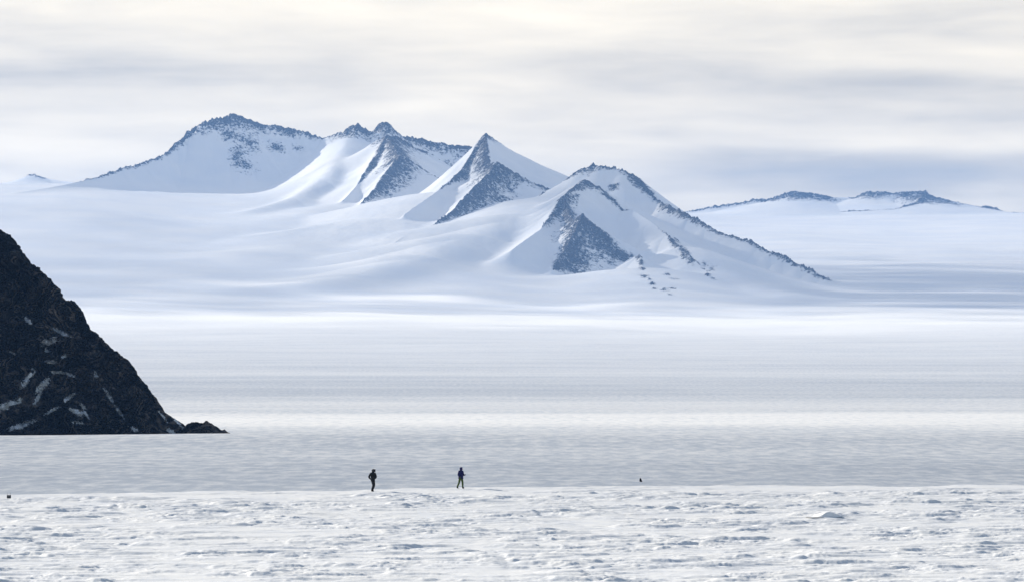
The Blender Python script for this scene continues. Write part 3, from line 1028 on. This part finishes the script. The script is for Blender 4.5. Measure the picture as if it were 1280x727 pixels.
def build_world():
    w = bpy.data.worlds.new('World')
    scene.world = w
    w.use_nodes = True
    nt = w.node_tree
    b = NB(nt)
    bg = nt.nodes['Background']
    sky = b.n('ShaderNodeTexSky', sky_type='NISHITA')
    sky.sun_disc = False
    sky.sun_elevation = SUN_EL
    sky.sun_rotation = SUN_AZ
    sky.altitude = 800
    sky.air_density = 1.0
    sky.dust_density = 0.6
    tc = b.n('ShaderNodeTexCoord')
    sp = b.n('ShaderNodeSeparateXYZ')
    b.link(tc.outputs['Generated'], sp.inputs[0])
    x, z = sp.outputs[0], sp.outputs[2]
    mp = b.n('ShaderNodeMapping')
    mp.inputs['Scale'].default_value = (9, 2, 85)
    b.link(tc.outputs['Generated'], mp.inputs[0])
    n1 = b.noise(mp.outputs[0], 1.0, 5, 0.5, 0.35)
    mp2 = b.n('ShaderNodeMapping')
    mp2.inputs['Scale'].default_value = (30, 5, 170)
    mp2.inputs['Location'].default_value = (3.3, 1.0, 7.0)
    b.link(tc.outputs['Generated'], mp2.inputs[0])
    n2 = b.noise(mp2.outputs[0], 1.0, 4, 0.5, 0.3)
    # thickness of the cloud deck: layered banks at given bearings and heights, broken by noise
    dens = b.math('MULTIPLY_ADD', b.math('SUBTRACT', n1, 0.5), 1.1, 0.40)
    dens = b.math('MULTIPLY_ADD', b.math('SUBTRACT', n2, 0.5), 0.62, dens)
    for (px, py, sx, sy, amp) in [(150, 85, 260, 32, 0.22), (520, 45, 300, 22, 0.05), (1000, 100, 300, 40, 0.22), (760, 90, 90, 28, 0.10), (690, 135, 110, 20, 0.22), (1060, 148, 280, 13, 0.16), (480, 92, 90, 10, 0.10),
                                  (700, 30, 240, 36, -0.22), (560, 125, 160, 26, -0.22), (120, 165, 220, 40, -0.20), (720, 182, 160, 16, -0.14), (1100, 185, 260, 14, -0.14), (1080, 222, 300, 26, 0.42), (20, 130, 120, 20, 0.12), (100, 8, 300, 18, -0.15)]:
        ax = (px - 640) / F
        ez = (HOR - py) / F
        gx = b.math('DIVIDE', b.math('SUBTRACT', x, ax), sx / F)
        gz = b.math('DIVIDE', b.math('SUBTRACT', z, ez), sy / F)
        e = b.math('ADD', b.math('MULTIPLY', gx, gx), b.math('MULTIPLY', gz, gz))
        g = b.math('EXPONENT', b.math('MULTIPLY', e, -1.0))
        dens = b.math('MULTIPLY_ADD', g, amp, dens)
    ramp = b.n('ShaderNodeValToRGB')
    cr = ramp.color_ramp
    cr.elements[0].position = 0.10
    cr.elements[0].color = (0.797, 0.707, 0.539, 1)
    cr.elements[1].position = 0.95
    cr.elements[1].color = (0.323, 0.317, 0.296, 1)
    e = cr.elements.new(0.45)
    e.color = (0.613, 0.552, 0.440, 1)
    e = cr.elements.new(0.70)
    e.color = (0.445, 0.411, 0.346, 1)
    b.link(dens, ramp.inputs[0])
    # Background strength is 0.07, so cloud radiance is lifted to compare with the Nishita sky
    sc = b.n('ShaderNodeVectorMath', operation='SCALE')
    b.link(ramp.outputs[0], sc.inputs[0])
    sc.inputs['Scale'].default_value = 14.3
    # the deck thins out towards the zenith where blue sky shows
    cov = b.math('MULTIPLY', b.smooth(z, 0.09, 0.30, 1.0, 0.14), b.smooth(sp.outputs[1], -0.4, 0.5, 0.18, 1.0))
    b.link(b.mix(cov, sky.outputs[0], sc.outputs[0]), bg.inputs['Color'])
    bg.inputs['Strength'].default_value = 0.07


build_world()


def build_shade_clouds():
    """added cloud slab, unseen above the frame, its banks set to shade chosen strips"""
    zc = 3500.0
    kx, ky = (-math.sin(SUN_AZ)) / math.tan(SUN_EL), math.cos(SUN_AZ) / math.tan(SUN_EL)
    nx, ny = 60, 60
    xs = np.linspace(-24000, 14000, nx)
    ys = np.linspace(6000, 30000, ny)
    X, Y = np.meshgrid(xs, ys)
    lo = zc + 60 * fbm(X / 2500, Y / 1800, 3)
    hi = lo + 160 + 120 * np.abs(fbm(X / 1800 + 7, Y / 1500, 3))
    n = nx * ny
    V = np.concatenate([np.stack([X, Y, lo], -1).reshape(-1, 3), np.stack([X, Y, hi], -1).reshape(-1, 3)])
    f = grid_faces(ny, nx)
    idx = np.arange(n).reshape(ny, nx)
    rim = np.concatenate([idx[0, :-1], idx[:-1, -1], idx[-1, :0:-1], idx[:0:-1, 0]])
    nx2 = np.roll(rim, -1)
    Fc = np.concatenate([f[:, ::-1], f + n, np.stack([rim, nx2, nx2 + n, rim + n], -1)])
    m, nt, bs = new_mat('shade_cloud')
    b = NB(nt)
    tc = b.n('ShaderNodeTexCoord')
    sp = b.n('ShaderNodeSeparateXYZ')
    b.link(tc.outputs['Object'], sp.inputs[0])
    n1 = b.noise(b.coords((1 / 800, 1 / 800, 0)), 1.0, 4, 0.55)
    n2 = b.noise(b.coords((1 / 500, 1 / 200, 0)), 1.0, 5, 0.65)
    n4 = b.noise(b.coords((1 / 230, 1 / 300, 0)), 1.0, 5, 0.62)
    # banks fray more the larger and farther they are
    reach = b.math('MAXIMUM', b.math('SUBTRACT', sp.outputs[1], 3550.0 * ky), 500.0)
    fray = b.math('MULTIPLY_ADD', b.math('SUBTRACT', n1, 0.5), 0.45, b.math('MULTIPLY', b.math('SUBTRACT', n4, 0.5), 0.42))
    y = b.math('MULTIPLY_ADD', fray, reach, sp.outputs[1])
    y0, y1 = 6000.0, 24000.0
    pos = b.math('DIVIDE', b.math('SUBTRACT', y, y0), y1 - y0)
    # bank edges: ground distance, ground height, cover
    banks = SHADE_BANKS
    ramp = b.n('ShaderNodeValToRGB')
    cr = ramp.color_ramp
    cr.interpolation = 'EASE'
    for k, (d, z, c) in enumerate(banks):
        p = (d + (zc + 100 - z) * ky - y0) / (y1 - y0)
        e = cr.elements[k] if k < 2 else cr.elements.new(min(max(p, 0), 1))
        e.position = min(max(p, 0), 1)
        e.color = (c, c, c, 1)
    b.link(pos, ramp.inputs[0])
    # a second bank is added to shade the valley on the right
    vx = b.math('ADD', sp.outputs[0], zc * kx)
    right = b.math('MULTIPLY', b.smooth(vx, 450, 1350), b.math('MULTIPLY', b.smooth(y, 11300 + 3430 * ky, 13900 + 3300 * ky), b.smooth(y, 15000 + 3200 * ky, 19500 + 3100 * ky, 1.0, 0.0)))
    cover = b.math('MAXIMUM', ramp.outputs[0], b.math('MULTIPLY', right, 1.0))
    cover = b.math('MULTIPLY', cover, b.math('MULTIPLY_ADD', n2, 1.7, 0.15), clamp=True)
    # two surfaces are crossed, so each takes the root of what passes
    per = b.math('SUBTRACT', 1.0, b.math('POWER', b.math('SUBTRACT', 1.0, cover), 0.5))
    for nd in list(nt.nodes):
        if nd.type == 'BSDF_PRINCIPLED':
            nt.nodes.remove(nd)
    out = [q for q in nt.nodes if q.type == 'OUTPUT_MATERIAL'][0]
    tr = b.n('ShaderNodeBsdfTransparent')
    df = b.n('ShaderNodeBsdfTranslucent')
    df.inputs['Color'].default_value = (0.8, 0.8, 0.8, 1)
    mx = b.n('ShaderNodeMixShader')
    b.link(per, mx.inputs[0])
    b.link(tr.outputs[0], mx.inputs[1])
    b.link(df.outputs[0], mx.inputs[2])
    b.link(mx.outputs[0], out.inputs['Surface'])
    o = mesh_np('shade_cloud_slab', V, Fc, m)  # stays out of view, added for the shade it casts
    tag(o, 'unseen cloud slab added to shade strips of ice and mountain', 'cloud', 'structure')


SHADE_BANKS = [(430, PZ, 0.0), (640, PZ, 0.62), (900, PZ, 0.50), (1250, PZ, 0.34), (1500, PZ, 0.16), (1720, PZ, 0.02), (1980, PZ, 0.04), (2250, -16, 0.38), (2700, -15, 0.26), (3200, -14, 0.36), (3600, -12, 0.44),
               (4800, 0, 0.42), (5300, 3, 0.30), (5900, 8, 0.42), (8000, 40, 0.40), (10600, 105, 0.34), (11350, 125, 0.04), (12450, 165, 0.0), (13000, 195, 0.66), (14600, 330, 0.62), (15500, 420, 0.44), (17300, 520, 0.44), (18200, 560, 0.54)]  # cover chosen by ground distance to darken plain and mountains
build_shade_clouds()


def build_haze():
    x0, x1, y0, y1, z0, z1 = -17500, 17500, -400, 28000, -22, 1180
    bm = bmesh.new()
    bmesh.ops.create_cube(bm, size=1)
    bmesh.ops.scale(bm, vec=(x1 - x0, y1 - y0, z1 - z0), verts=bm.verts)
    bmesh.ops.translate(bm, vec=((x0 + x1) / 2, (y0 + y1) / 2, (z0 + z1) / 2), verts=bm.verts)
    m = bpy.data.materials.new('cold_air')
    m.use_nodes = True
    nt = m.node_tree
    for n in list(nt.nodes):
        if n.type == 'BSDF_PRINCIPLED':
            nt.nodes.remove(n)
    out = [n for n in nt.nodes if n.type == 'OUTPUT_MATERIAL'][0]
    v = nt.nodes.new('ShaderNodeVolumePrincipled')
    v.inputs['Color'].default_value = (0.24, 0.49, 1.0, 1)
    v.inputs['Density'].default_value = 1.95e-5
    v.inputs['Anisotropy'].default_value = 0.2
    nt.links.new(v.outputs[0], out.inputs['Volume'])
    o = bm_obj('haze', bm, m)
    tag(o, 'pale blue haze in the cold air in front of the mountains', 'haze', 'stuff')


build_haze()

# ------------------------------------------------------------------ render settings
scene.view_settings.view_transform = 'Standard'
scene.view_settings.look = 'None'
scene.view_settings.gamma = 1.0
scene.view_settings.exposure = 0.75
scene.render.engine = 'CYCLES'
scene.cycles.use_denoising = True
scene.cycles.max_bounces = 8
scene.cycles.diffuse_bounces = 3
scene.cycles.volume_bounces = 1
